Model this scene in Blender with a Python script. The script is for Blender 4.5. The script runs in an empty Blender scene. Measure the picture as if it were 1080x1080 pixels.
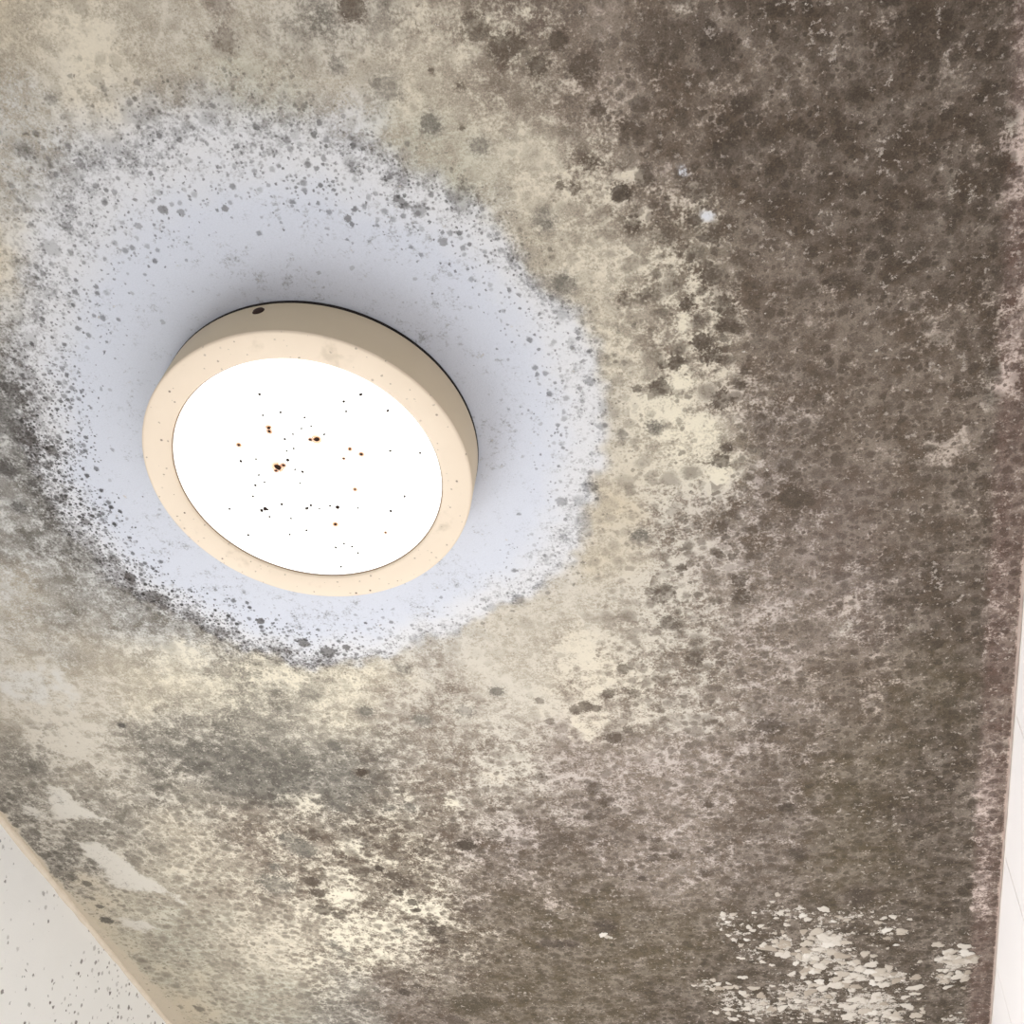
import bpy, bmesh, math, random
import numpy as np
from mathutils import Matrix, Vector

# ------------------------------------------------------------------ camera
C = bpy.context.scene.collection
FPX = 1150.0                                   # focal length in pixels of a 1080 px frame
CEIL = 2.30                                    # ceiling height
LAMP_R, LAMP_H = 0.1125, 0.0383
CAM_H = LAMP_R / 0.185                         # ceiling above camera
CAM = np.array([0.0, 0.0, CEIL - CAM_H])
zen = np.array([672.1 - 540, -408.3 - 540, FPX]); zen /= np.linalg.norm(zen)

def cam_ceil(px, py, H=CAM_H):
    r = np.array([px - 540.0, py - 540.0, FPX]); return r * (H / (r @ zen))
dR = cam_ceil(1045, 1080) - cam_ceil(1074, 693); dR /= np.linalg.norm(dR)
dL = cam_ceil(177, 1078) - cam_ceil(0, 863); dL /= np.linalg.norm(dL)
ya = dR + dL; ya -= zen * (ya @ zen); ya /= np.linalg.norm(ya)
xa = np.cross(ya, zen)
RW = np.array([xa, ya, zen])                   # camera (right, down, forward) -> world

def pix(px, py, z=CEIL):
    """world point where the line of sight through a photo pixel meets the height z"""
    r = RW @ np.array([px - 540.0, py - 540.0, FPX])
    return CAM + r * ((z - CAM[2]) / r[2])
def to_px(P):
    """pixel coordinates of points on the ceiling (array n x 3)"""
    q = (P - CAM) @ RW
    w = np.maximum(q[:, 2], 0.08)
    return q[:, 0] / w * FPX + 540, q[:, 1] / w * FPX + 540, w

cd = bpy.data.cameras.new('camera'); co = bpy.data.objects.new('camera', cd); C.objects.link(co)
cd.sensor_width = 36; cd.lens = 36 * FPX / 1080; cd.clip_start = 0.01
right, down, fwd = RW[:, 0], RW[:, 1], RW[:, 2]
co.matrix_world = Matrix([[right[i], -down[i], -fwd[i], CAM[i]] for i in range(3)] + [[0, 0, 0, 1]])
bpy.context.scene.camera = co

# ------------------------------------------------------------------ light
sc = bpy.context.scene
sc.view_settings.view_transform = 'Standard'; sc.view_settings.look = 'None'
sc.view_settings.gamma = 1; sc.view_settings.use_curve_mapping = False
sc.view_settings.exposure = 0.0
wd = bpy.data.worlds.new('daylight'); sc.world = wd; wd.use_nodes = True
wb = wd.node_tree.nodes['Background']; wb.inputs[0].default_value = (0.92, 0.96, 1.0, 1); wb.inputs[1].default_value = 0.75

# room extents
y0, y1 = -0.75, 1.75
def xr(y): p, q = pix(1074, 693), pix(1045, 1080); return p[0] + (q[0] - p[0]) * (y - p[1]) / (q[1] - p[1])
def xl(y): p, q = pix(0, 863), pix(177, 1078); return p[0] + (q[0] - p[0]) * (y - p[1]) / (q[1] - p[1])

def area(name, loc, tgt, sx, sy, power, col):
    l = bpy.data.lights.new(name, 'AREA'); l.shape = 'RECTANGLE'; l.size = sx; l.size_y = sy; l.energy = power; l.color = col
    o = bpy.data.objects.new(name, l); C.objects.link(o); o.location = loc
    o.rotation_euler = (Vector(tgt) - Vector(loc)).to_track_quat('-Z', 'Y').to_euler(); return o
WY0, WY1, WZ0, WZ1 = 0.55, 1.40, 0.40, 1.95       # window opening in the left wall, below the picture
area('window_daylight', (xl(1.0) - 0.12, (WY0 + WY1) / 2, (WZ0 + WZ1) / 2), (0.2, (WY0 + WY1) / 2, 1.3), WZ1 - WZ0, WY1 - WY0, 30, (0.972, 0.985, 0.985)).rotation_euler = (0, -math.pi / 2, 0)
FX0, FX1, FZ0, FZ1 = -0.62, 0.05, 0.15, 1.60      # unseen opening added in the far wall to brighten the left wall
area('far_fill_light', ((FX0 + FX1) / 2, y1 + 0.12, (FZ0 + FZ1) / 2), ((FX0 + FX1) / 2, 0, (FZ0 + FZ1) / 2), FX1 - FX0, FZ1 - FZ0, 8, (0.972, 0.985, 0.985))

# ------------------------------------------------------------------ helpers
def s2l(c):
    c = np.asarray(c, float) / 255.0
    return np.where(c <= 0.04045, c / 12.92, ((c + 0.055) / 1.055) ** 2.4)
def rgba(*c): return tuple(s2l(c)) + (1.0,)

class NT:
    def __init__(s, name):
        s.m = bpy.data.materials.new(name); s.m.use_nodes = True; s.t = s.m.node_tree; s.n = s.t.nodes
        s.b = s.n['Principled BSDF']; s.out = s.n['Material Output']
    def put(s, sock, v):
        if isinstance(v, bpy.types.NodeSocket): s.t.links.new(v, sock)
        elif v is not None:
            if hasattr(sock.default_value, '__len__') and not hasattr(v, '__len__'): v = (v,) * len(sock.default_value)
            sock.default_value = v
    def math(s, op, a, b=None, c=None, clamp=False):
        n = s.n.new('ShaderNodeMath'); n.operation = op; n.use_clamp = clamp
        for i, v in enumerate((a, b, c)):
            if v is not None: s.put(n.inputs[i], v)
        return n.outputs[0]
    def add(s, a, b, clamp=False): return s.math('ADD', a, b, clamp=clamp)
    def sub(s, a, b, clamp=False): return s.math('SUBTRACT', a, b, clamp=clamp)
    def mul(s, a, b, clamp=False): return s.math('MULTIPLY', a, b, clamp=clamp)
    def mad(s, a, b, c, clamp=False): return s.math('MULTIPLY_ADD', a, b, c, clamp)
    def step(s, x, lo, hi):
        n = s.n.new('ShaderNodeMapRange'); n.interpolation_type = 'SMOOTHSTEP'
        for i, v in enumerate((x, lo, hi, 0.0, 1.0)): s.put(n.inputs[i], v)
        return n.outputs[0]
    def mix(s, f, a, b, mode='MIX'):
        n = s.n.new('ShaderNodeMix'); n.data_type = 'RGBA'; n.blend_type = mode
        s.put(n.inputs[0], f); s.put(n.inputs[6], a); s.put(n.inputs[7], b); return n.outputs[2]
    def noise(s, vec, scale, detail=4, rough=0.55, off=None, color=False):
        n = s.n.new('ShaderNodeTexNoise'); n.inputs['Scale'].default_value = scale
        n.inputs['Detail'].default_value = detail; n.inputs['Roughness'].default_value = rough
        s.put(n.inputs['Vector'], s.vadd(vec, off) if off else vec); return n.outputs[1 if color else 0]
    def vadd(s, a, b):
        n = s.n.new('ShaderNodeVectorMath'); n.operation = 'ADD'; s.put(n.inputs[0], a); s.put(n.inputs[1], b); return n.outputs[0]
    def vscale(s, a, k):
        n = s.n.new('ShaderNodeVectorMath'); n.operation = 'SCALE'; s.put(n.inputs[0], a); s.put(n.inputs[3], k); return n.outputs[0]
    def vmul(s, a, k):
        n = s.n.new('ShaderNodeVectorMath'); n.operation = 'MULTIPLY'; s.put(n.inputs[0], a); n.inputs[1].default_value = k; return n.outputs[0]
    def voro(s, vec, scale, off=(0, 0, 0)):
        n = s.n.new('ShaderNodeTexVoronoi'); n.voronoi_dimensions = '2D'; n.inputs['Scale'].default_value = scale
        s.put(n.inputs['Vector'], s.vadd(vec, off)); sp = s.sep(n.outputs['Color']); return (n.outputs['Distance'],) + sp
    def sep(s, c):
        n = s.n.new('ShaderNodeSeparateColor'); s.put(n.inputs[0], c); return tuple(n.outputs[i] for i in range(3))
    def attr(s, name):
        n = s.n.new('ShaderNodeAttribute'); n.attribute_name = name; return n.outputs['Color']
    def obj(s):
        return s.n.new('ShaderNodeTexCoord').outputs['Object']
    def spots(s, vec, scale, off, prob, rmin, rmax, soft=0.35, rag=None):
        """round spots: one per Voronoi cell, kept with probability prob, random size and strength"""
        d, a, b, c = s.voro(vec, scale, off)
        rad = s.mad(b, rmax - rmin, rmin)
        q = s.math('DIVIDE', d, rad)
        if rag is not None: q = s.add(q, rag)
        disc = s.math('SUBTRACT', 1.0, s.step(q, 1.0 - soft, 1.0 + soft * 0.5))
        keep = s.math('LESS_THAN', a, prob)
        return s.mul(s.mul(disc, keep), s.mad(c, 0.65, 0.35))
    def bump(s, h, strength, dist=0.001):
        n = s.n.new('ShaderNodeBump'); n.inputs['Strength'].default_value = strength; n.inputs['Distance'].default_value = dist
        s.put(n.inputs['Height'], h); s.put(s.b.inputs['Normal'], n.outputs[0])
    def fin(s, col, rough=0.6, spec=0.3):
        s.put(s.b.inputs['Base Color'], col); s.put(s.b.inputs['Roughness'], rough); s.b.inputs['Specular IOR Level'].default_value = spec
        return s.m

def mesh_obj(name, verts, faces, mat, parent=None, smooth=False):
    me = bpy.data.meshes.new(name); me.from_pydata([tuple(v) for v in verts], [], faces); me.update()
    if smooth: me.polygons.foreach_set('use_smooth', [True] * len(me.polygons))
    if mat: me.materials.append(mat)
    o = bpy.data.objects.new(name, me); C.objects.link(o)
    if parent: o.parent = parent
    return o
def prism(pts_bottom, pts_top):
    n = len(pts_bottom); v = list(pts_bottom) + list(pts_top)
    f = [tuple(range(n))[::-1], tuple(range(n, 2 * n))] + [(i, (i + 1) % n, n + (i + 1) % n, n + i) for i in range(n)]
    return v, f
def box(x0, x1, ya_, yb_, z0, z1):
    b = [(x0, ya_, z0), (x1, ya_, z0), (x1, yb_, z0), (x0, yb_, z0)]
    return prism(b, [(x, y, z1) for x, y, _ in b])
def lathe(profile, n=128):
    v, f = [], []
    for (r, z) in profile:
        for k in range(n):
            a = 2 * math.pi * k / n; v.append((r * math.cos(a), r * math.sin(a), z))
    for i in range(len(profile) - 1):
        for k in range(n):
            a, b = i * n + k, i * n + (k + 1) % n
            f.append((a, b, b + n, a + n))
    return v, f
def structure(o, label, cat):
    o['kind'] = 'structure'; o['label'] = label; o['category'] = cat; return o

# ------------------------------------------------------------------ ceiling: stain map on the real surface
def vnoise(x, y, seed):
    """smooth value noise"""
    rs = np.random.RandomState(seed); G = rs.rand(256, 256)
    xi, yi = np.floor(x).astype(int), np.floor(y).astype(int); fx, fy = x - xi, y - yi
    fx, fy = fx * fx * (3 - 2 * fx), fy * fy * (3 - 2 * fy)
    g = lambda a, b: G[a % 256, b % 256]
    return (g(xi, yi) * (1 - fx) + g(xi + 1, yi) * fx) * (1 - fy) + (g(xi, yi + 1) * (1 - fx) + g(xi + 1, yi + 1) * fx) * fy
def sstep(x, a, b):
    t = np.clip((x - a) / (b - a), 0, 1); return t * t * (3 - 2 * t)

# bare paint and mould tints of the ceiling, coverage 0-9; one entry every 90 px of the photograph
PAINT = dict(W=(212, 214, 222), G=(204, 202, 198), C=(213, 203, 185), Y=(222, 213, 193), T=(200, 187, 165),
             P=(188, 174, 162), S=(194, 190, 174), L=(201, 193, 180), V=(188, 176, 168))
MOULD = dict(b=(100, 87, 75), d=(86, 74, 63), g=(120, 114, 105), h=(102, 97, 89), m=(112, 98, 88), k=(88, 84, 80), s=(168, 158, 142),
             o=(92, 81, 65), e=(80, 69, 57), u=(122, 109, 97))
TABLE = '''
Ts5 Cs4 Ls5 Ls6 Lg5 Cu5 Cm7 Pu7 Pb8 Pd9 Pd9 Pd9 Pd8
Gs6 Cs3 Ls5 Ss6 Ls5 Cs5 Cu6 Pu7 Pb8 Pb7 Pd9 Pd9 Pd8
Gs5 Gs5 Wg4 Wg4 Ws4 Ss5 Cs5 Cu6 Pb7 Pd9 Pd9 Pd9 Pd8
Cs3 Ws2 Wg1 Wg0 Wg1 Wg3 Cs6 Cs5 Cb6 Pb8 Pd9 Pd9 Pd8
Gg4 Wg2 Wg0 Wg0 Wg0 Wg1 Ws4 Cs5 Cu5 Pb8 Pb9 Pb8 Pd7
Gk7 Gk5 Wg0 Wg0 Wg0 Wg0 Ws2 Ls5 Ys3 Vb7 Pb8 Pb8 Pd8
Gg6 Gk6 Wg0 Wg0 Wg0 Wg0 Ws3 Ts4 Lu3 Vb6 Vm9 Pb8 Pd8
Gs5 Gg6 Gg5 Gg4 Gs4 Gs4 Ls4 Ls3 Lu4 Vu6 Vm6 Pd9 Pd8
Ls5 Ls6 Ys5 Yg5 Ys5 Lu4 Ls3 Cu4 Lu5 Vu6 Pb7 Po9 Pd9
Lg6 Ls4 Lh6 Lh9 Lh7 Lu6 Lu4 Vu5 Vu6 Vb7 Po9 Pe9 Pd8
Lg5 Lg6 Cs5 Cu6 Cb6 Cb6 Vb6 Vb7 Vu6 Vb7 Po9 Pe9 Pe8
Ts1 Ts1 Ss6 Cs5 Yu4 Cb6 Po9 Po9 Po9 Pe9 Pe9 Pe9 Pe9
Ts1 Ts1 Ts2 Ss6 Lg6 Vb8 Po9 Po9 Pe9 Pe9 Pe9 Pe9 Pe9
'''
rows = [r.split() for r in TABLE.strip().split('\n')]
tP = np.array([[PAINT[c[0]] for c in r] for r in rows], float)
tM = np.array([[MOULD[c[1]] for c in r] for r in rows], float)
tC = np.array([[[int(c[2]) / 9.0] for c in r] for r in rows], float)
def lookup(T, px, py):
    u = np.clip(px / 90.0, 0, 11.9999); v = np.clip(py / 90.0, 0, 11.9999)
    i, j = v.astype(int), u.astype(int); fv, fu = (v - i)[:, None], (u - j)[:, None]
    fv = fv * fv * (3 - 2 * fv); fu = fu * fu * (3 - 2 * fu)
    return (T[i, j] * (1 - fu) + T[i, j + 1] * fu) * (1 - fv) + (T[i + 1, j] * (1 - fu) + T[i + 1, j + 1] * fu) * fv

# single dark colonies: photo x, y, radius, strength, tint
SPOTS = '''
371 8 14 .8b 502 28 14 .7b 532 50 15 .75b 356 69 8 .5g 455 74 3.5 .8b 454 131 10 .65g 485 91 5 .6b 506 155 9 .5g 485 210 14 .4g 406 95 14 .35g 487 135 3 .75b
544 47 9 .7b 588 43 9 .8b 567 68 10 .8b 616 70 14 .75b 632 116 8 .75b 662 132 8 .65b 675 136 7 .65b 781 110 10 .75d 654 204 10 .85d 680 186 11 .7b 591 195 5 .75b 605 199 6 .6b
734 232 7 .85b 700 48 25 .5b 720 35 12 .6b 755 50 20 .6d 667 236 9 .6b 622 172 8 .6b 752 250 8 .6b 794 126 9 .7d 767 160 16 .6d 735 200 14 .6b 575 232 10 .4g
595 299 11 .5g 747 291 9 .7b 740 360 11 .85b 761 345 6 .75b 777 346 7 .8b 712 381 9 .85b 699 384 6 .7b 697 409 11 .75b 672 410 5 .75b 622 402 6 .65g 761 421 11 .75b 785 392 5 .85b
752 375 10 .7b 690 449 8 .4g 657 459 6 .5g 762 322 12 .65b 725 320 7 .7b 680 310 7 .6b 660 316 8 .5b 780 407 6 .7b 760 486 9 .75b 767 472 6 .8b 622 514 8 .5g 592 529 6 .65g
837 525 14 .85b 882 299 9 .55d 547 632 7 .6g 675 565 8 .55g 719 599 5 .8b 760 557 7 .7b 780 612 8 .75b 759 585 5 .75b 772 587 5 .75b 705 657 10 .7b 657 705 7 .75b 642 731 7 .8b
607 748 7 .8b 617 745 8 .85b 628 747 6 .75b 647 779 9 .8b 662 770 6 .65b 580 761 5 .65b 670 731 7 .65b 732 695 8 .65b 700 625 12 .5b 782 629 10 .65b 569 739 5 .65b
524 729 7 .85g 386 751 7 .75g 352 787 7 .85g 425 706 7 .45g 490 750 8 .5g 445 760 8 .5g 327 732 9 .5g
381 815 6 .85d 356 850 8 .65g 492 892 9 .95d 521 881 8 .7b 291 932 14 .55g 330 930 8 .85b 335 942 8 .9b 340 960 10 .8b 357 966 7 .8b 415 924 8 .85b 427 932 8 .85b 400 916 5 .9d 435 952 6 .9d
440 960 4 .95d 420 942 6 .85d 459 982 8 .85d 467 992 6 .85d 457 974 5 .8d 421 982 4 .65g 426 1047 6 .9d 440 1040 4 .85d 452 1045 7 .75b 362 1005 7 .5g 350 995 6 .5g 497 960 9 .65b 500 1060 20 .7o
477 1076 9 .8b 291 914 5 .6g 432 852 6 .6g 410 852 6 .6g 432 870 8 .55b 382 920 8 .75b 447 898 9 .7b 305 885 10 .6g 330 880 8 .6b 320 895 12 .5g
747 897 6 .7b 712 902 7 .6b 689 905 6 .8b 691 896 4 .75b 691 886 5 .8b 677 884 5 .65b 622 861 6 .75b 635 861 5 .75b 597 886 7 .8b 640 846 7 .65b 745 921 6 .7b 677 926 4 .85d 747 849 5 .75b
580 891 9 .65b 627 831 9 .55b 571 821 7 .65b 637 977 10 .75d 577 995 7 .75d 590 996 7 .75d 603 995 6 .7d 810 765 12 .6d 840 900 8 .6d 905 945 14 .6d 832 852 8 .6d 965 860 14 .5d
54 107 6 .5g 84 172 6 .65g 26 160 8 .4g 172 221 5 .85k 71 240 6 .65g 236 41 12 .55u 142 210 3 .85k 237 220 4 .85k 54 262 10 .4u 85 6 8 .4s 231 0 12 .55u 102 85 8 .45s 191 224 4 .7k 146 238 4 .6k
92 932 5 .9g 74 925 5 .8g 105 956 4 .85g 112 971 6 .95g 19 834 5 .55g 211 1064 5 .75g 129 765 3.5 .85k 137 609 6 .9d 90 551 5 .8d 120 590 6 .6d 160 628 8 .8d 172 640 5 .8d 12 410 9 .7k
30 462 10 .75k 20 450 10 .7k 55 475 6 .85k 8 495 9 .8k 20 535 7 .7k 35 510 5 .8k 420 210 5 .85k 428 217 5 .8d 442 222 8 .6d 367 231 4 .85k 467 255 5 .7k 275 655 4 .9k 320 678 6 .85d 345 688 8 .85d 365 683 4 .9k
'''
tok = SPOTS.split()
SPOT = [(float(tok[i]), float(tok[i + 1]), float(tok[i + 2]), float(tok[i + 3][:-1]), tok[i + 3][-1]) for i in range(0, len(tok), 4)]
# bare paint and pale patches: photo x, y, half width, half height, tint
BARE = [(719, 181, 6, 6, 'W', .9), (746, 227, 5, 5, 'W', .9), (660, 183, 12, 6, 'C', .9), (640, 203, 5, 6, 'C', .8), (680, 228, 9, 9, 'C', .7),
        (720, 402, 10, 10, 'Y', .9), (745, 455, 16, 14, 'Y', .95), (757, 500, 10, 10, 'Y', .85), (718, 340, 8, 10, 'Y', .7), (622, 768, 16, 14, 'C', .85), (612, 680, 16, 18, 'C', .7),
        (625, 730, 12, 8, 'C', .7), (395, 985, 42, 20, 'Y', .55), (430, 950, 14, 8, 'Y', .6), (370, 895, 14, 7, 'Y', .85), (400, 907, 12, 6, 'Y', .8), (475, 845, 9, 6, 'Y', .85), (425, 838, 10, 6, 'Y', .6),
        (315, 845, 20, 9, 'Y', .6), (360, 925, 14, 8, 'Y', .6), (355, 945, 12, 6, 'Y', .6), (460, 960, 14, 14, 'Y', .55), (55, 745, 50, 25, 'L', .75), (75, 785, 28, 24, 'L', .8), (30, 720, 30, 20, 'G', .7),
        (875, 820, 10, 12, 'P', .5), (892, 660, 14, 10, 'L', .5), (962, 660, 6, 6, 'L', .6), (961, 634, 4, 4, 'L', .7), (895, 640, 12, 8, 'P', .6), (585, 958, 14, 7, 'P', .5), (570, 930, 16, 8, 'P', .55),
        (830, 790, 22, 10, 'P', .35), (1000, 470, 26, 16, 'P', .6), (985, 355, 22, 12, 'P', .6), (960, 310, 14, 10, 'P', .5), (1055, 405, 20, 20, 'L', .45), (1075, 135, 10, 22, 'L', .6), (1005, 60, 10, 18, 'P', .5),
        (1005, 195, 4, 14, 'L', .6), (1022, 200, 5, 12, 'L', .6), (95, 45, 26, 22, 'C', .6), (500, 50, 10, 8, 'C', .5), (720, 10, 8, 6, 'L', .4), (830, 95, 8, 14, 'P', .5), (290, 1000, 30, 18, 'C', .5),
        (520, 820, 14, 6, 'C', .5), (600, 870, 14, 6, 'V', .6), (195, 690, 22, 12, 'Y', .6), (300, 715, 28, 10, 'Y', .6), (375, 712, 20, 10, 'Y', .5), (540, 270, 14, 10, 'T', .4)]
# pale, less mouldy patches with hard outlines near the left wall
PALE_POLY = [[(50, 831), (64, 829), (76, 842), (92, 855), (112, 864), (96, 863), (62, 864), (55, 858)],
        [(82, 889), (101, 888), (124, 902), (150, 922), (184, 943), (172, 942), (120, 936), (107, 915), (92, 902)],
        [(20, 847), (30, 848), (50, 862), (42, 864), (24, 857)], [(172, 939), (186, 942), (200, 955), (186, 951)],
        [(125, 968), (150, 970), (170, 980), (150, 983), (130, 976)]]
# clean ring around the lamp (photo pixels): inner edge without specks, outer edge
RING_IN = [(555, 470), (545, 400), (510, 335), (460, 285), (400, 258), (300, 240), (210, 255), (150, 310), (112, 380), (98, 450), (108, 520), (150, 580), (220, 625), (300, 650), (380, 652), (450, 632), (515, 590), (548, 535)]
RING_OUT = [(636, 470), (632, 400), (592, 315), (535, 258), (470, 205), (385, 150), (290, 130), (190, 130), (95, 150), (50, 210), (30, 300), (18, 380), (26, 430), (36, 500), (75, 563), (150, 632), (230, 672), (310, 700), (380, 698), (450, 672), (530, 640), (590, 600), (622, 540)]
# strength of the specks by photo angle around the lamp (0 = right, 90 = down)
RING_K = [(0, .22), (30, .22), (60, .35), (80, .65), (100, .85), (120, 1.0), (140, 1.15), (160, 1.35), (180, 1.3), (195, .8), (215, .35), (240, .42), (260, .46), (285, .5), (305, .5), (330, .32), (360, .26)]

# clusters: photo x, y, half width, half height, number of flakes, mean radius px
CL = [(872, 1000, 26, 28, 34, 6.5), (825, 995, 14, 12, 12, 6.5), (850, 1010, 18, 10, 10, 6), (1006, 1015, 15, 18, 26, 6.5), (1000, 1032, 14, 8, 8, 6), (920, 1062, 40, 22, 56, 6.5), (850, 1055, 40, 24, 40, 5.5), (945, 1030, 14, 10, 8, 5),
      (800, 1062, 26, 14, 16, 5), (770, 1055, 16, 18, 10, 4), (885, 968, 40, 10, 12, 3.6), (935, 985, 22, 14, 8, 4.5), (830, 962, 28, 10, 9, 3.6), (785, 985, 20, 16, 8, 4), (795, 1005, 18, 14, 7, 4), (765, 970, 12, 8, 4, 3.6), (1005, 1075, 14, 6, 3, 5), (640, 988, 6, 3, 2, 4.5), (745, 1040, 10, 8, 3, 4), (900, 1025, 36, 16, 22, 5.5)]

LC = pix(323.7, 502.9, CEIL - LAMP_H)          # lamp axis

def polar_fn(pts):
    A = []
    for p in pts:
        q = pix(*p) - LC; A.append((math.atan2(q[1], q[0]), math.hypot(q[0], q[1])))
    A.sort(); a = np.array([t for t, _ in A]); r = np.array([t for _, t in A])
    a = np.r_[a - 2 * np.pi, a, a + 2 * np.pi]; r = np.r_[r, r, r]
    return lambda th: np.interp(th, a, r)

def inside(poly, x, y):
    c = np.zeros(len(x), bool); n = len(poly)
    for i in range(n):
        (xa_, ya_), (xb_, yb_) = poly[i], poly[(i + 1) % n]
        if ya_ == yb_: continue
        c ^= ((ya_ > y) != (yb_ > y)) & (x < (xb_ - xa_) * (y - ya_) / (yb_ - ya_) + xa_)
    return c
def edge_dist(poly, x, y):
    d = np.full(len(x), 1e9); n = len(poly)
    for i in range(n):
        a, b = np.array(poly[i]), np.array(poly[(i + 1) % n]); ab = b - a; L = max(ab @ ab, 1e-12)
        t = np.clip(((x - a[0]) * ab[0] + (y - a[1]) * ab[1]) / L, 0, 1)
        d = np.minimum(d, np.hypot(x - a[0] - t * ab[0], y - a[1] - t * ab[1]))
    return d

def build_ceiling(mat):
    ytop, ybot = pix(540, 0)[1], pix(540, 1080)[1]
    ys = np.r_[np.linspace(y0, ytop - 0.06, 12), np.linspace(ytop - 0.05, ybot + 0.12, 520), np.linspace(ybot + 0.15, y1, 16)]
    us = np.linspace(0, 1, 520)
    XL, XR = xl(ys), xr(ys)
    X = XL[:, None] + (XR - XL)[:, None] * us[None]; Y = np.repeat(ys[:, None], len(us), 1)
    x, y = X.ravel(), Y.ravel(); N = len(x)
    # gentle unevenness of the plaster
    z = CEIL + (vnoise(x * 9, y * 9, 1) - .5) * 0.0012 + (vnoise(x * 40, y * 40, 2) - .5) * 0.0004
    rl = np.hypot(x - LC[0], y - LC[1]); z = CEIL + (z - CEIL) * sstep(rl, .11, .14) * sstep(x - xl(y), .0, .02) * sstep(xr(y) - x, 0, .02)
    co_ = np.c_[x, y, z]
    ny, nx = len(ys), len(us)
    idx = np.arange(N).reshape(ny, nx)
    quads = np.stack([idx[:-1, :-1], idx[1:, :-1], idx[1:, 1:], idx[:-1, 1:]], -1).reshape(-1, 4)   # facing down
    me = bpy.data.meshes.new('ceiling'); nf = len(quads)
    me.vertices.add(N); me.vertices.foreach_set('co', co_.ravel())
    me.loops.add(nf * 4); me.loops.foreach_set('vertex_index', quads.ravel())
    me.polygons.add(nf); me.polygons.foreach_set('loop_start', np.arange(0, nf * 4, 4)); me.polygons.foreach_set('use_smooth', np.ones(nf, bool))
    me.update(); me.validate()
    px, py, w = to_px(np.c_[x, y, np.full(N, CEIL)])
    wx = px + (vnoise(x * 22, y * 22, 3) - .5) * 50 + (vnoise(x * 70, y * 70, 4) - .5) * 26
    wy = py + (vnoise(x * 22, y * 22, 5) - .5) * 50 + (vnoise(x * 70, y * 70, 6) - .5) * 26
    paint, mould, cov = lookup(tP, wx, wy), lookup(tM, wx, wy), lookup(tC, wx, wy)[:, 0]
    jit = vnoise(x * 120, y * 120, 7) - .5; jit2 = vnoise(x * 260, y * 260, 8) - .5
    # bare patches
    light = np.zeros(N)
    for (bx, by, hw, hh, t, k) in BARE:
        c = pix(bx, by); ax = (pix(bx + hw, by)[0] - pix(bx - hw, by)[0]) / 2; ay = abs(pix(bx, by + hh)[1] - pix(bx, by - hh)[1]) / 2
        d = np.hypot((x - c[0]) / ax, (y - c[1]) / ay) + jit * 1.3 + jit2 * 1.0
        g = k * (1 - sstep(d, .4, 1.7))
        paint += (np.array(PAINT[t]) - paint) * np.minimum(g, 1)[:, None]; cov *= 1 - g * .70
    # colonies
    prof = np.zeros(N); stren = np.zeros(N)
    for (bx, by, r, k, t) in SPOT:
        c = pix(bx, by); rad = abs(pix(bx + r, by)[0] - pix(bx - r, by)[0]) / 2
        d = np.hypot(x - c[0], y - c[1]) / rad
        m = d < 1.9
        v = np.clip(1.9 - d[m], 0, 1.5)
        better = v > prof[m]; ii = np.where(m)[0][better]
        prof[ii] = v[better]; stren[ii] = k
        mould[ii] += (np.array(MOULD[t]) - mould[ii]) * np.clip(v[better], 0, 1)[:, None]
    # ring around the lamp
    th = np.arctan2(y - LC[1], x - LC[0]); rl2 = rl * (1 + (vnoise(x * 30, y * 30, 9) - .5) * .05 + jit * .05)
    ri, ro = polar_fn(RING_IN)(th), polar_fn(RING_OUT)(th)
    t = (rl2 - ri) / (ro - ri)
    lpx = to_px(np.array([[LC[0], LC[1], CEIL]]))
    ang = np.degrees(np.arctan2(py - 490, px - 325)) % 360
    kk = np.interp(ang, [a for a, _ in RING_K], [k for _, k in RING_K])
    soft = np.interp(ang, [0, 60, 180, 215, 260, 300, 330, 360], [.20, .18, .15, .45, .45, .26, .20, .20])
    inr = 1 - sstep(t, 1 - soft * .6, 1 + soft)
    pk = np.clip(t, 0, 1)
    white = np.array((204, 207, 217)) + (np.array((214, 213, 215)) - np.array((204, 207, 217))) * sstep(t, .1, .8)[:, None]
    paint += (white - paint) * inr[:, None]
    cov *= 1 - inr * (1 - .35 * sstep(t, .45, 1.1) * kk)
    cov += inr * sstep(t, .35, 1.) * np.clip(kk, .66, .9) * .48
    speck = np.clip(sstep(t, -.3, .65) * (1 - sstep(t, 1.05, 1.7)), 0, 1) ** 1.15 * kk * (.45 + 1.1 * vnoise(x * 45, y * 45, 12))
    ksp = (inr * kk)[:, None]; mtint = np.array((138, 138, 140)) + (np.array((84, 78, 74)) - np.array((138, 138, 140))) * np.clip((kk - .3) * 1.8, 0, 1)[:, None]; mould += (mtint - mould) * inr[:, None]
    # damp strip beside the tiled wall, parallel to it
    s = xr(y) - x
    s1 = xr(pix(1030, 870)[1]) - pix(1030, 870)[0]; s0 = s1 * .42
    lit = np.interp(py, [-200, 60, 170, 190, 250, 300, 410, 430, 480, 560, 600, 690, 720, 790, 830, 960, 975, 1080], [.5, .7, .8, 1, .5, .5, .7, .2, .2, .4, .6, .6, .1, .3, .9, .9, .15, .35])
    strip = (1 - sstep(s, s1 * .9 + jit * .012, s1 * 1.15 + jit * .012)) * lit * (.35 + .65 * sstep(s, s0 * .6, s0 * 1.3))
    paint += (np.array((206, 188, 178)) - paint) * np.clip(strip * 1.3, 0, 1)[:, None]; cov *= 1 - strip * .42
    redd = 1 - sstep(s, s1 * .8, s1 * 1.2)
    mould += (np.array((110, 88, 80)) - mould) * (redd * .7)[:, None]
    edge = 1 - sstep(s, .001, .0035); cov *= 1 - edge * .6; paint += (np.array((205, 180, 168)) - paint) * edge[:, None]
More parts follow.
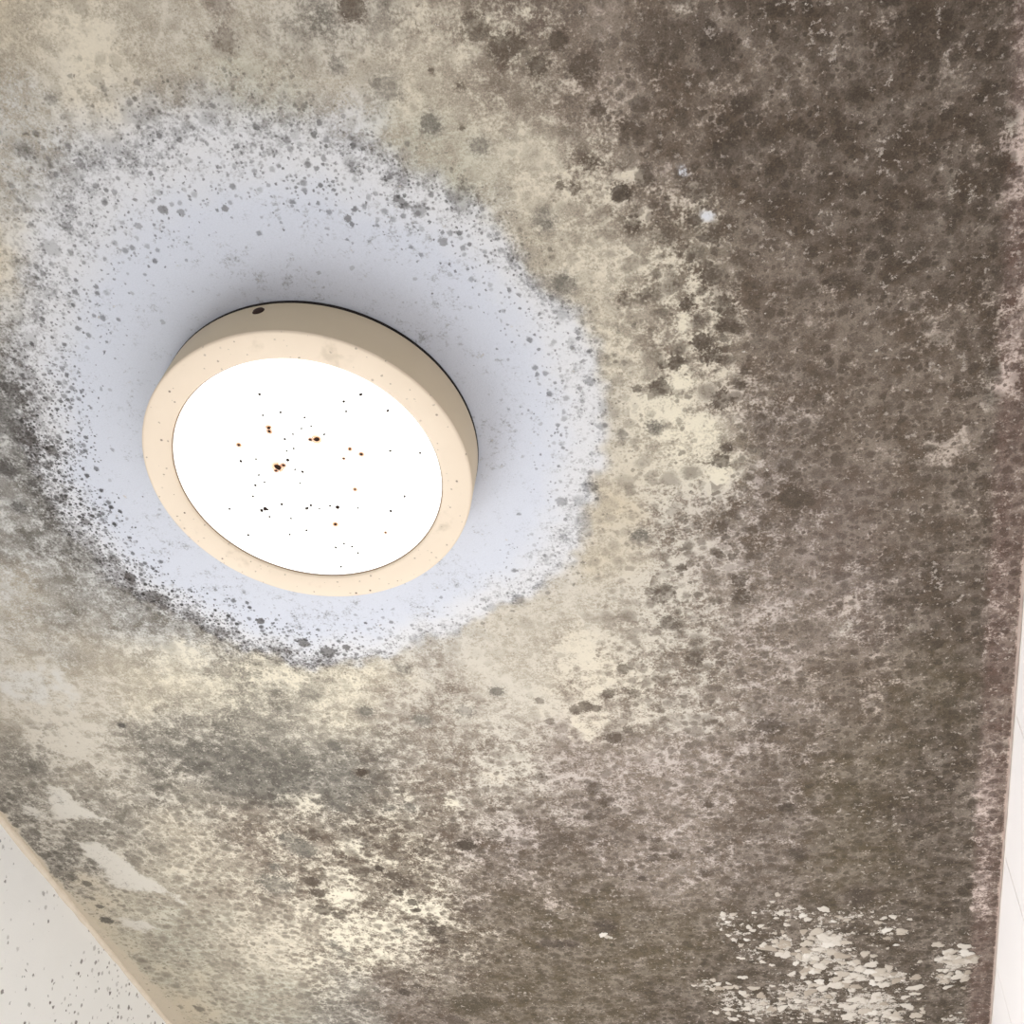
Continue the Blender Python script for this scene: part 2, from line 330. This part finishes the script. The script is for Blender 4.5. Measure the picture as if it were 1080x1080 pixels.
    # clean beige strip beside the left wall
    sl = x - xl(y); wl = .009 + .005 * jit + .016 * sstep(py, 930, 1080)
    be = 1 - sstep(sl, wl * .7, wl * 1.3)
    paint += (np.array((205, 192, 172)) - paint) * be[:, None]; cov *= 1 - be * .92; prof *= 1 - be * .3
    # pale patches with less mould
    pale_mask = np.zeros(N)
    for P in PALE_POLY:
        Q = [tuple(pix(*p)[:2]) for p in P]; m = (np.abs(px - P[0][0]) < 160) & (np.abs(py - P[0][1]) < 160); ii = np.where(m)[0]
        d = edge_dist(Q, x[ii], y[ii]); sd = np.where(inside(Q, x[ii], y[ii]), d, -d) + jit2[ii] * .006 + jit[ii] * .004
        pale_mask[ii] = np.maximum(pale_mask[ii], sstep(sd, -.004, .0045))
    paint += (np.array((210, 204, 194)) - paint) * (pale_mask * .9)[:, None]; cov *= 1 - pale_mask * .72; prof *= 1 - pale_mask
    # flaking area: bare patches between the loose flakes
    peel = np.zeros(N)
    for (bx, by, hw, hh, n, mr) in CL:
        c = pix(bx, by); ax = hw * .0011; ay = abs(pix(bx, by + hh)[1] - pix(bx, by - hh)[1]) / 2
        peel = np.maximum(peel, np.exp(-.9 * (((x - c[0]) / ax) ** 2 + ((y - c[1]) / ay) ** 2)) * min(1, n / (hw * hh) * 22) * .8)
    # white fleck density of the brown mould
    fleck = np.clip(lookup(tC, px, py)[:, 0] - .5, 0, 1) * 2 * (1 - be)
    one = np.ones((N, 1))
    for nm, arr in (('paint', np.c_[s2l(paint) * .9, one]), ('mould', np.c_[s2l(mould) * .86, one]),
                    ('cover', np.c_[cov, speck, fleck, one]), ('colony', np.c_[prof, stren, pale_mask, one]), ('peel', np.c_[peel, .36 + .64 * np.maximum(sstep(px + .5 * np.clip(250 - py, 0, 300), 560, 740), sstep(py, 720, 860)), np.clip(inr * kk, 0, 1), one])):
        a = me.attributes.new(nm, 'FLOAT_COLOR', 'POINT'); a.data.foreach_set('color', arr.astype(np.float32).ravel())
    me.materials.append(mat)
    o = bpy.data.objects.new('ceiling', me); C.objects.link(o); return o

def ceiling_material():
    m = NT('mouldy_plaster'); v = m.obj()
    paint, mould = m.attr('paint'), m.attr('mould')
    cov, speck, fleck = m.sep(m.attr('cover')); prof, stren, pale_mask = m.sep(m.attr('colony'))
    # warped coordinates give ragged outlines
    wv = m.vadd(v, m.vscale(m.vadd(m.noise(v, 160, 3, .6, color=True), (-.5, -.5, -.5)), .007))
    wf = m.vadd(v, m.vscale(m.vadd(m.noise(v, 600, 2, .6, (7, 3, 0), True), (-.5, -.5, -.5)), .0022))
    n1 = m.noise(v, 26, 9, .68); n2 = m.noise(v, 120, 6, .65, (3, 9, 0)); n3 = m.noise(v, 520, 4, .65, (5, 1, 0))
    pe, crisp, rk = m.sep(m.attr('peel'))
    f = m.add(m.add(m.mul(m.sub(n1, .5), 1.8), m.mul(m.sub(n2, .5), 1.9)), m.mul(m.sub(n3, .5), 1.7))
    film = m.step(m.add(cov, f), m.mad(crisp, .20, .02), m.mad(crisp, -.22, 1.02))
    tone = m.mad(m.noise(v, 48, 6, .65, (11, 2, 0)), 1.5, .28)
    # round colonies of three sizes
    pr = m.mad(cov, .75, .02)
    midp = m.mul(m.step(cov, .15, .55), .72)
    rag = m.add(m.mul(m.sub(n3, .5), 1.4), m.mul(m.sub(n2, .5), .9))
    a = m.spots(wv, 62, (1, 2, 0), m.mul(midp, .65), .20, .48, .5, rag)
    b = m.spots(wv, 115, (4, 7, 0), m.mul(midp, m.mad(crisp, .5, .5)), .24, .55, .4, m.mul(rag, .7))
    c = m.spots(wf, 270, (8, 3, 0), m.mul(pr, .6), .2, .6, .4)
    sp = m.math('MAXIMUM', m.math('MAXIMUM', a, b), c)
    big = m.mul(m.step(m.add(prof, m.add(m.mul(m.sub(n2, .5), 1.1), m.mul(m.sub(n3, .5), 1.5))), .60, 1.05), stren)
    col = m.mix(m.mul(film, m.mul(tone, .84, True), True), paint, mould)
    dk = m.mix(m.mad(crisp, .42, .02), mould, (0.03, 0.025, 0.02, 1))
    keepw = m.math('SUBTRACT', 1.0, m.mul(pale_mask, .8))
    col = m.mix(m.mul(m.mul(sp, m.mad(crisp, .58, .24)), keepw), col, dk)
    col = m.mix(m.mul(big, .92), col, dk)
    # pale flecks where the film has flaked
    fl = m.mul(m.step(m.add(m.noise(wf, 210, 4, .7, (21, 4, 0)), m.mul(m.sub(n1, .5), .55)), .60, .70), m.mul(fleck, .55))
    col = m.mix(fl, col, m.mix(.3, paint, (.8, .74, .68, 1)))
    pm = m.step(m.add(pe, m.add(m.mul(m.sub(n2, .5), 3.0), m.mul(m.sub(n3, .5), .9))), .52, .70)
    col = m.mix(m.mul(pm, .9), col, m.mix(m.step(n3, .3, .7), rgba(158, 147, 135), rgba(200, 193, 184)))
    # black specks
    d1 = m.spots(wf, 190, (2, 5, 0), m.mul(speck, .85), .14, .48, .5)
    d2 = m.spots(wf, 380, (9, 1, 0), m.mul(speck, .70), .16, .45, .5)
    d3 = m.spots(wf, 150, (5, 5, 0), m.mad(cov, .06, .012), .05, .12, .4)
    ds = m.math('MAXIMUM', m.math('MAXIMUM', d1, d2), d3)
    col = m.mix(m.mul(ds, m.mad(rk, .45, .5)), col, (0.028, 0.025, 0.022, 1))
    # grain
    g = m.noise(v, 1000, 4, .75, (2, 8, 1))
    gr = m.mad(m.sub(g, .5), m.mad(film, 1.5, .30), 1.0)
    n = m.n.new('ShaderNodeVectorMath'); n.operation = 'SCALE'; m.put(n.inputs[0], col); m.put(n.inputs[3], gr)
    m.bump(m.add(m.add(m.mul(g, .5), m.mul(n3, .6)), m.mul(fl, .8)), .35, .0012)
    return m.fin(n.outputs[0], .85, .15)

ceiling = structure(build_ceiling(ceiling_material()), 'mouldy plaster ceiling with brown and grey stains around the lamp', 'ceiling')

# ------------------------------------------------------------------ walls, floor
def wall_paint():
    m = NT('white_wall_paint'); v = m.obj()
    wf = m.vmul(m.vadd(v, m.vscale(m.vadd(m.noise(v, 300, 2, .6, color=True), (-.5, -.5, -.5)), .004)), (1, 1, 1))
    d = m.n.new('ShaderNodeTexVoronoi'); d.inputs['Scale'].default_value = 150; m.put(d.inputs['Vector'], wf)
    r, g, b = m.sep(d.outputs['Color'])
    q = m.math('DIVIDE', d.outputs['Distance'], m.mad(g, .34, .12))
    patch = m.step(m.noise(v, 14, 3), .35, .7)
    sp = m.mul(m.mul(m.math('SUBTRACT', 1.0, m.step(q, .6, 1.1)), m.math('LESS_THAN', r, m.mad(patch, .45, .22))), m.mad(b, .7, .3))
    base = m.mix(m.noise(v, 30, 5, .6), rgba(240, 239, 236), rgba(234, 233, 230))
    col = m.mix(sp, base, rgba(112, 106, 102))
    h = m.noise(v, 700, 3, .6); m.bump(h, .3, .001)
    return m.fin(col, .7, .25)
def plain(name, c1, c2, scale, rough=.6, bump=0, spec=.3):
    m = NT(name); v = m.obj(); n = m.noise(v, scale, 5, .6)
    if bump: m.bump(m.noise(v, scale * 6, 3, .6), bump, .001)
    return m.fin(m.mix(n, rgba(*c1), rgba(*c2)), rough, spec)
M_wall = wall_paint()
M_floor = plain('floor_tile', (216, 215, 212), (204, 203, 200), 6, .4)
M_tile = plain('glazed_tile', (250, 245, 244), (247, 242, 241), 3, .55, 0, .15)
M_grout = plain('grout', (250, 244, 238), (246, 238, 230), 90, .9, .2)
M_caulk = plain('caulk_bead', (224, 213, 196), (196, 180, 160), 60, .6, .3)
M_caulkr = plain('stained_caulk', (196, 180, 170), (140, 120, 110), 90, .7, .3)
M_frame = plain('white_frame_paint', (232, 232, 228), (224, 224, 220), 8, .4)

T = .10
bm = bmesh.new()
def wallbox(bm, ya_, yb_, z0, z1):
    b = [(xl(ya_) - T, ya_, z0), (xl(ya_), ya_, z0), (xl(yb_), yb_, z0), (xl(yb_) - T, yb_, z0)]
    v, f = prism(b, [(x, y, z1) for x, y, _ in b]); vs = [bm.verts.new(p) for p in v]
    for q in f: bm.faces.new([vs[i] for i in q])
for b in ((y0, WY0, 0, CEIL + .02), (WY1, y1, 0, CEIL + .02), (WY0, WY1, 0, WZ0), (WY0, WY1, WZ1, CEIL + .02)): wallbox(bm, *b)
me = bpy.data.meshes.new('wall_left'); bm.to_mesh(me); bm.free(); me.materials.append(M_wall)
wl_ = bpy.data.objects.new('wall_left', me); C.objects.link(wl_)
structure(wl_, 'white painted wall dotted with small dark specks, lower left', 'wall')
TT = .008
v, f = prism([(xr(y0) + TT, y0, 0), (xr(y0) + T, y0, 0), (xr(y1) + T, y1, 0), (xr(y1) + TT, y1, 0)], [(xr(y0) + TT, y0, CEIL + .02), (xr(y0) + T, y0, CEIL + .02), (xr(y1) + T, y1, CEIL + .02), (xr(y1) + TT, y1, CEIL + .02)])
# grout bed sits 1 mm behind the tile faces
v = [(x - TT + .0005 if i in (0, 3, 4, 7) else x, y, z) for i, (x, y, z) in enumerate(v)]
wr = structure(mesh_obj('wall_right', v, f, M_grout), 'bright white tiled wall along the right edge', 'wall')

# tiles: vertical joints taken from the two joints visible on the wall
q0, q1 = pix(1057.4, 898.5), pix(1050, 1016)
TW = q1[1] - q0[1]; TH = .30; J = .0025
ang = math.atan2(xr(1) - xr(0), 1)
def tile_mesh(w, h):
    bm = bmesh.new(); bmesh.ops.create_cube(bm, size=1)
    for vv in bm.verts: vv.co = Vector((vv.co.x * .012, vv.co.y * w, vv.co.z * h))
    bmesh.ops.bevel(bm, geom=[e for e in bm.edges if all(q.co.x < 0 for q in e.verts)], offset=.0004, segments=2, affect='EDGES')
    me = bpy.data.meshes.new('tile'); bm.to_mesh(me); bm.free(); me.materials.append(M_tile); return me
tm = tile_mesh(TW - J, TH - J)
k0 = math.ceil((y0 - q0[1]) / TW); k1 = math.floor((y1 - q0[1]) / TW)
rnd = random.Random(5)
for r in range(7):
    zc = CEIL - .004 - TH * (r + .5)
    for k in range(k0, k1):
        yc = q0[1] + (k + .5) * TW
        o = bpy.data.objects.new('tile', tm); C.objects.link(o); o.parent = wr
        o.location = (xr(yc) + .006 + rnd.uniform(-.0001, .0001), yc, zc)
        o.rotation_euler = (0, rnd.uniform(-.0006, .0006), -ang + rnd.uniform(-.0008, .0008))
xa0, xb0 = xl(y0) - T, xr(y0) + T
v, f = box(xa0, xb0, y0, y1, -.1, 0)
structure(mesh_obj('floor', v, f, M_floor), 'pale floor below', 'floor')
def addbox(bm, x0, x1, ya_, yb_, z0, z1):
    v, f = box(x0, x1, ya_, yb_, z0, z1); vs = [bm.verts.new(p) for p in v]
    for q in f: bm.faces.new([vs[i] for i in q])
bm = bmesh.new(); xL, xR = xl(y1) - T, xr(y1) + T
for b in ((xL, FX0, y1, y1 + .1, 0, CEIL + .02), (FX1, xR, y1, y1 + .1, 0, CEIL + .02), (FX0, FX1, y1, y1 + .1, 0, FZ0), (FX0, FX1, y1, y1 + .1, FZ1, CEIL + .02)): addbox(bm, *b)
me = bpy.data.meshes.new('wall_front'); bm.to_mesh(me); bm.free(); me.materials.append(M_wall)
wf_ = bpy.data.objects.new('wall_front', me); C.objects.link(wf_); structure(wf_, 'white painted end wall below the picture', 'wall')

# caulk beads in the corners
def bead(name, xf, sgn, rad, mat, label, seed):
    ys = np.linspace(y0, y1, 500); V, F = [], []; K = 6; rs = np.random.RandomState(seed)
    rr = rad * (1 + .35 * (vnoise(ys * 60, ys * 0, seed) - .5) + .3 * (vnoise(ys * 14, ys * 0 + 3, seed + 1) - .5))
    for i, y in enumerate(ys):
        for k in range(K):
            a = math.pi / 2 * k / (K - 1)
            V.append((xf(y) + sgn * rr[i] * math.sin(a), y, CEIL - rr[i] * math.cos(a)))
    # rounded bead, closed against wall and ceiling
    for i in range(len(ys) - 1):
        for k in range(K - 1):
            a = i * K + k; F.append((a, a + K, a + K + 1, a + 1) if sgn > 0 else (a, a + 1, a + K + 1, a + K))
    o = mesh_obj(name, V, F, mat, None, True); return structure(o, label, 'trim')
bead('trim_1', xl, 1, .0040, M_caulk, 'beige caulk bead between ceiling and speckled left wall', 3)
bead('trim_2', xr, -1, .0016, M_caulkr, 'thin stained caulk line between ceiling and tiled right wall', 6)

# ------------------------------------------------------------------ ceiling lamp
def cream(name, c1, c2, dirt):
    m = NT(name); v = m.obj()
    base = m.mix(m.noise(v, 40, 5, .6), rgba(*c1), rgba(*c2))
    sm = m.mul(m.step(m.noise(v, 38, 4, .6, (4, 2, 0)), .60, .75), .35 * dirt)
    base = m.mix(sm, base, rgba(150, 132, 108))
    sp = m.spots(m.vadd(v, m.vscale(m.vadd(m.noise(v, 500, 2, .6, color=True), (-.5, -.5, -.5)), .002)), 190, (3, 1, 0), .22 * dirt, .05, .17, .5)
    sp2 = m.spots(v, 90, (6, 2, 0), .16 * dirt, .04, .09, .5)
    col = m.mix(m.math('MAXIMUM', m.mul(sp, .6), sp2), base, rgba(70, 50, 38))
    m.bump(m.noise(v, 900, 2, .6), .12, .0006)
    return m.fin(col, .5, .3)
M_ring = cream('cream_enamel_front', (219, 203, 183), (212, 195, 175), 1.0)
M_side_shade = cream('cream_enamel_shaded', (208, 192, 167), (200, 184, 158), 0)  # same enamel as the bezel, darkened to paint in the side's shade
M_dark = plain('shadow_gap_dark', (44, 38, 34), (30, 26, 24), 50, .8)
M_rust = plain('rusty_metal', (66, 44, 36), (40, 28, 24), 300, .8, .4)
mdf = NT('opal_diffuser')
mdf.fin(rgba(244, 244, 240), .6, .2)
mdf.b.inputs['Emission Color'].default_value = (1.0, 1.0, .965, 1); mdf.b.inputs['Emission Strength'].default_value = 0.5

lamp = bpy.data.objects.new('ceiling_light', None); C.objects.link(lamp)
lamp.location = (LC[0], LC[1], CEIL)
lamp['label'] = 'round cream surface-mounted ceiling light with white diffuser and rusty specks'; lamp['category'] = 'ceiling light'
R, H = LAMP_R, LAMP_H
RI = R * .822
v, f = lathe([(R - .004, -.0030), (R - .0003, -.0030), (R - .00005, -.0032), (R, -.0040), (R, -H + .0016), (R - .0001, -H + .0010)])
side = mesh_obj('housing', v, f, M_side_shade, lamp, True)
v, f = lathe([(R - .0001, -H + .0010), (R - .0006, -H + .0003), (R - .0014, -H), (R - .0024, -H - .0001), (R - .006, -H - .0002), (RI + .0015, -H - .0002), (RI + .0005, -H + .0002), (RI, -H + .0010), (RI, -H + .0040)])
ring = mesh_obj('bezel', v, f, M_ring, lamp, True)
v, f = lathe([(R - .004, -.0002), (R + .0001, -.0004), (R + .0001, -.0022), (R - .004, -.0034)])
mesh_obj('shadow_gap_ring', v, f, M_dark, lamp)  # dark ring painting in the shadow gap between lamp and ceiling
# slightly domed diffuser, recessed behind the bezel
prof = [(RI + .001, -H + .0022)] + [(RI * k, -H + .0022 - .0006 * (1 - k * k)) for k in (.98, .9, .75, .5, .25, .002)]
v, f = lathe(prof); f.append(tuple(range(len(v) - 128, len(v)))[::-1])
diff = mesh_obj('diffuser', v, f, mdf.m, lamp, True)
# brown strip drawn as the dark gap between diffuser and bezel
v, f = lathe([(RI + .0008, -H + .0019), (RI - .0005, -H + .0017), (RI - .0007, -H + .0021)])
mesh_obj('gap_line', v, f, plain('brown_gap', (150, 124, 98), (120, 96, 76), 60, .8), diff)

def unview(px, py, z): q = pix(px, py, z); return q[0] - LC[0], q[1] - LC[1]
# screw on the side of the housing
def side_point(px, py):
    r = RW @ np.array([px - 540.0, py - 540.0, FPX]); o = CAM - np.array([LC[0], LC[1], CEIL])
    a = r[0] ** 2 + r[1] ** 2; b = 2 * (o[0] * r[0] + o[1] * r[1]); c = o[0] ** 2 + o[1] ** 2 - R * R
    t = (-b - math.sqrt(b * b - 4 * a * c)) / (2 * a); return o + r * t
sp_ = side_point(272.5, 328); sa = math.atan2(sp_[1], sp_[0])
bm = bmesh.new()
pr_ = [(.0001, .0012), (.0019, .0011), (.0034, .0007), (.0042, -.0002), (.0043, -.0020)]
vv, ff = lathe(pr_, 20); vs = [bm.verts.new(p) for p in vv]
for q in ff: bm.faces.new([vs[i] for i in q])
bm.faces.new(vs[:20])
bmesh.ops.recalc_face_normals(bm, faces=bm.faces)
me = bpy.data.meshes.new('screw'); bm.to_mesh(me); bm.free(); me.materials.append(M_rust)
so = bpy.data.objects.new('screw', me); C.objects.link(so); so.parent = side
so.location = (R * math.cos(sa), R * math.sin(sa), sp_[2])
so.rotation_euler = Vector((math.cos(sa), math.sin(sa), 0)).to_track_quat('Z', 'Y').to_euler()
so['label'] = 'dark rusty screw head'

# specks on the diffuser: crop coordinates (origin 230,420, 5.4 per px), radius, rust stain
SPK = '''288 168 8 h 292 190 7 h 118 266 7 h 525 236 6 h 560 234 12 h 130 359 6 n 216 347 4 n 340 392 15 h 373 382 7 h 397 352 8 n 330 412 5 h 380 233 5 n 427 205 3 n 430 286 4 n 391 300 3 n 439 406 3 n
482 419 5 n 466 483 4 n 212 496 5 n 199 559 4 n 232 437 3 n 264 478 2 n 363 604 6 n 248 640 8 n 267 630 8 n 280 634 5 n 293 676 3 n 65 631 4 n 505 627 7 n 528 610 6 n 638 613 4 n 680 621 9 n 577 630 3 n
668 718 8 h 780 519 6 h 751 289 6 h 816 319 7 h 716 343 4 h 796 625 4 n 503 753 5 n 408 777 4 n 172 780 4 n 415 685 3 n 670 851 4 n 717 829 4 n 763 846 3 n 796 882 2 n 954 765 2 h 983 643 5 n 1062 560 4 n
356 81 4 n 254 98 3 n 493 110 3 n 530 159 3 n 475 173 3 n 604 206 3 n 715 20 4 n 729 76 4 n 966 72 4 n 236 -22 5 n 812 -20 5 n 1150 313 3 n 980 300 2 n 700 960 3 n'''.split()
rs = random.Random(8)
bm = bmesh.new(); bh = bmesh.new(); lay = bh.verts.layers.float_color.new('stain')
zd = CEIL - H + .0016
for i in range(0, len(SPK), 4):
    px, py, r = 230 + float(SPK[i]) / 5.4, 420 + float(SPK[i + 1]) / 5.4, float(SPK[i + 2]) / 5.4
    X, Y = unview(px, py, zd); rm = max(r, .7) * .00096
    el, ro = rs.uniform(1, 1.5), rs.uniform(0, math.pi); n = 9
    c = bm.verts.new((X, Y, -H + .0011)); base = []; mid = []
    for k in range(n):
        a = 2 * math.pi * k / n; q = rm * rs.uniform(.8, 1.15); ux, uy = q * math.cos(a) * el, q * math.sin(a)
        dx, dy = ux * math.cos(ro) - uy * math.sin(ro), ux * math.sin(ro) + uy * math.cos(ro)
        base.append(bm.verts.new((X + dx, Y + dy, -H + .0019))); mid.append(bm.verts.new((X + dx * .7, Y + dy * .7, -H + .0012)))
    for k in range(n):
        j = (k + 1) % n; bm.faces.new((base[k], mid[k], mid[j], base[j])); bm.faces.new((mid[k], c, mid[j]))
    if SPK[i + 3] == 'h':
        rings = [(0, .6), (1.2, .55), (1.9, .22), (2.9, 0)]; prev = None
        for (rr, al) in rings:
            cur = []
            for k in range(14):
                a = 2 * math.pi * k / 14; vv = bh.verts.new((X + rr * rm * math.cos(a) * (1 if rr else 0) + (1e-6 * math.cos(a)), Y + rr * rm * math.sin(a) + (1e-6 * math.sin(a)), -H + .00142)); vv[lay] = (al, al, al, 1); cur.append(vv)
            if prev:
                for k in range(14): bh.faces.new((prev[k], prev[(k + 1) % 14], cur[(k + 1) % 14], cur[k]))
            prev = cur
bmesh.ops.recalc_face_normals(bm, faces=bm.faces)
me = bpy.data.meshes.new('rust_speck'); bm.to_mesh(me); bm.free(); me.materials.append(plain('dark_speck', (48, 26, 16), (30, 18, 14), 800, .9))
o = bpy.data.objects.new('rust_speck', me); C.objects.link(o); o.parent = diff; o['kind'] = 'stuff'; o['label'] = 'tiny dark rusty specks'
ms = NT('rust_stain'); ms.fin(rgba(238, 170, 108), .8, .2); ms.put(ms.b.inputs['Alpha'], ms.sep(ms.attr('stain'))[0])
me = bpy.data.meshes.new('rust_stain'); bh.to_mesh(me); bh.free(); me.materials.append(ms.m)
o = bpy.data.objects.new('rust_stain', me); C.objects.link(o); o.parent = diff; o['kind'] = 'stuff'; o['label'] = 'pale orange rust halos'

# ------------------------------------------------------------------ peeling paint flakes, lower right of the ceiling
M_flake = []
for i, c in enumerate([((206, 198, 188), (184, 174, 162)), ((216, 209, 200), (196, 188, 178)), ((190, 180, 168), (168, 156, 142)), ((172, 160, 146), (150, 138, 124))]):
    M_flake.append(plain('flaked_paint_%s' % 'abcd'[i], c[0], c[1], 220, .9, .5))
def flake_mesh(seed):
    r = random.Random(seed); n = 22; V, F = [], []
    ph = [r.uniform(0, 6.28) for _ in range(5)]
    def rad(a): return 1 + .16 * math.sin(2 * a + ph[0]) + .14 * math.sin(3 * a + ph[1]) + .09 * math.sin(5 * a + ph[2]) + .07 * math.sin(8 * a + ph[3]) + r.uniform(-.06, .06)
    rr = [rad(2 * math.pi * k / n) for k in range(n)]
    for lev, (s, z) in enumerate(((1.0, 0), (.95, -.07), (.5, -.11))):
        for k in range(n):
            a = 2 * math.pi * k / n; V.append((rr[k] * s * math.cos(a), rr[k] * s * math.sin(a), z + r.uniform(-.03, .03) * (lev > 0)))
    V.append((0, 0, -.10))
    for l in range(2):
        for k in range(n):
            j = (k + 1) % n; F.append((l * n + k, (l + 1) * n + k, (l + 1) * n + j, l * n + j))
    for k in range(n): F.append((2 * n + k, 3 * n, 2 * n + (k + 1) % n))
    me = bpy.data.meshes.new('paint_flake'); me.from_pydata(V, [], F); me.update()
    me.polygons.foreach_set('use_smooth', [True] * len(me.polygons))
    return me
protos = []
for i in range(12):
    for j in range(4):
        me = flake_mesh(i) if j == 0 else protos[-1].copy()
        me.materials.clear(); me.materials.append(M_flake[j]); protos.append(me)
rs = random.Random(21); nfl = 0
for (cx, cy, hw, hh, n, mr) in CL:
    for _ in range(n):
        px, py = cx + rs.gauss(0, .72) * hw, cy + rs.gauss(0, .72) * hh
        if px > 1040 or py > 1100: continue
        p = pix(px, py); r = mr * rs.uniform(.30, 1.0) * .0011
        bright = rs.random()
        j = 0 if bright < .40 else 1 if bright < .48 else 2 if bright < .88 else 3
        o = bpy.data.objects.new('paint_flake', protos[rs.randrange(12) * 4 + j]); C.objects.link(o); o.parent = ceiling
        o.location = (p[0], p[1], CEIL + .0001 - nfl % 7 * .00005)
        o.rotation_euler = (rs.uniform(-.04, .04), rs.uniform(-.04, .04), rs.uniform(0, 6.28)); o.scale = (r * rs.uniform(.9, 1.4), r * rs.uniform(.8, 1.1), .005)
        nfl += 1
print('flakes', nfl)

# ------------------------------------------------------------------ window in the left wall (below the picture)
win = bpy.data.objects.new('window_1', None); C.objects.link(win); win.location = (xl((WY0 + WY1) / 2) - .05, (WY0 + WY1) / 2, WZ0)
structure(win, 'white framed window in the left wall', 'window')
def part(name, boxes, mat, parent):
    bm = bmesh.new()
    for b in boxes: addbox(bm, *b)
    me = bpy.data.meshes.new(name); bm.to_mesh(me); bm.free(); me.materials.append(mat)
    o = bpy.data.objects.new(name, me); C.objects.link(o); o.parent = parent; return o
hw, hh = (WY1 - WY0) / 2, WZ1 - WZ0; fw = .04
part('window_frame', [(-.02, .02, -hw, -hw + fw, 0, hh), (-.02, .02, hw - fw, hw, 0, hh), (-.02, .02, -hw + fw, hw - fw, 0, fw), (-.02, .02, -hw + fw, hw - fw, hh - fw, hh), (-.02, .02, -.02, .02, fw, hh - fw)], M_frame, win)
mg = NT('window_glass'); tr = mg.n.new('ShaderNodeBsdfTransparent'); fr = mg.n.new('ShaderNodeMixShader')
mg.put(fr.inputs[0], .08); mg.put(fr.inputs[1], tr.outputs[0]); mg.put(fr.inputs[2], mg.b.outputs[0]); mg.put(mg.out.inputs[0], fr.outputs[0])
mg.b.inputs['Roughness'].default_value = .05
for a, b in ((-hw + fw, -.02), (.02, hw - fw)): part('pane', [(-.002, .002, a, b, fw, hh - fw)], mg.m, win)
fill_win = bpy.data.objects.new('fill_window', None); C.objects.link(fill_win); fill_win.location = ((FX0 + FX1) / 2, y1 + .05, FZ0)  # added frame around the far fill light
structure(fill_win, 'white framed unseen window added in the end wall for fill light', 'window')
hw, hh = (FX1 - FX0) / 2, FZ1 - FZ0
part('window_frame', [(-hw, -hw + fw, -.02, .02, 0, hh), (hw - fw, hw, -.02, .02, 0, hh), (-hw + fw, hw - fw, -.02, .02, 0, fw), (-hw + fw, hw - fw, -.02, .02, hh - fw, hh), (-.02, .02, -.02, .02, fw, hh - fw)], M_frame, fill_win)
for a, b in ((-hw + fw, -.02), (.02, hw - fw)): part('pane', [(a, b, -.002, .002, fw, hh - fw)], mg.m, fill_win)
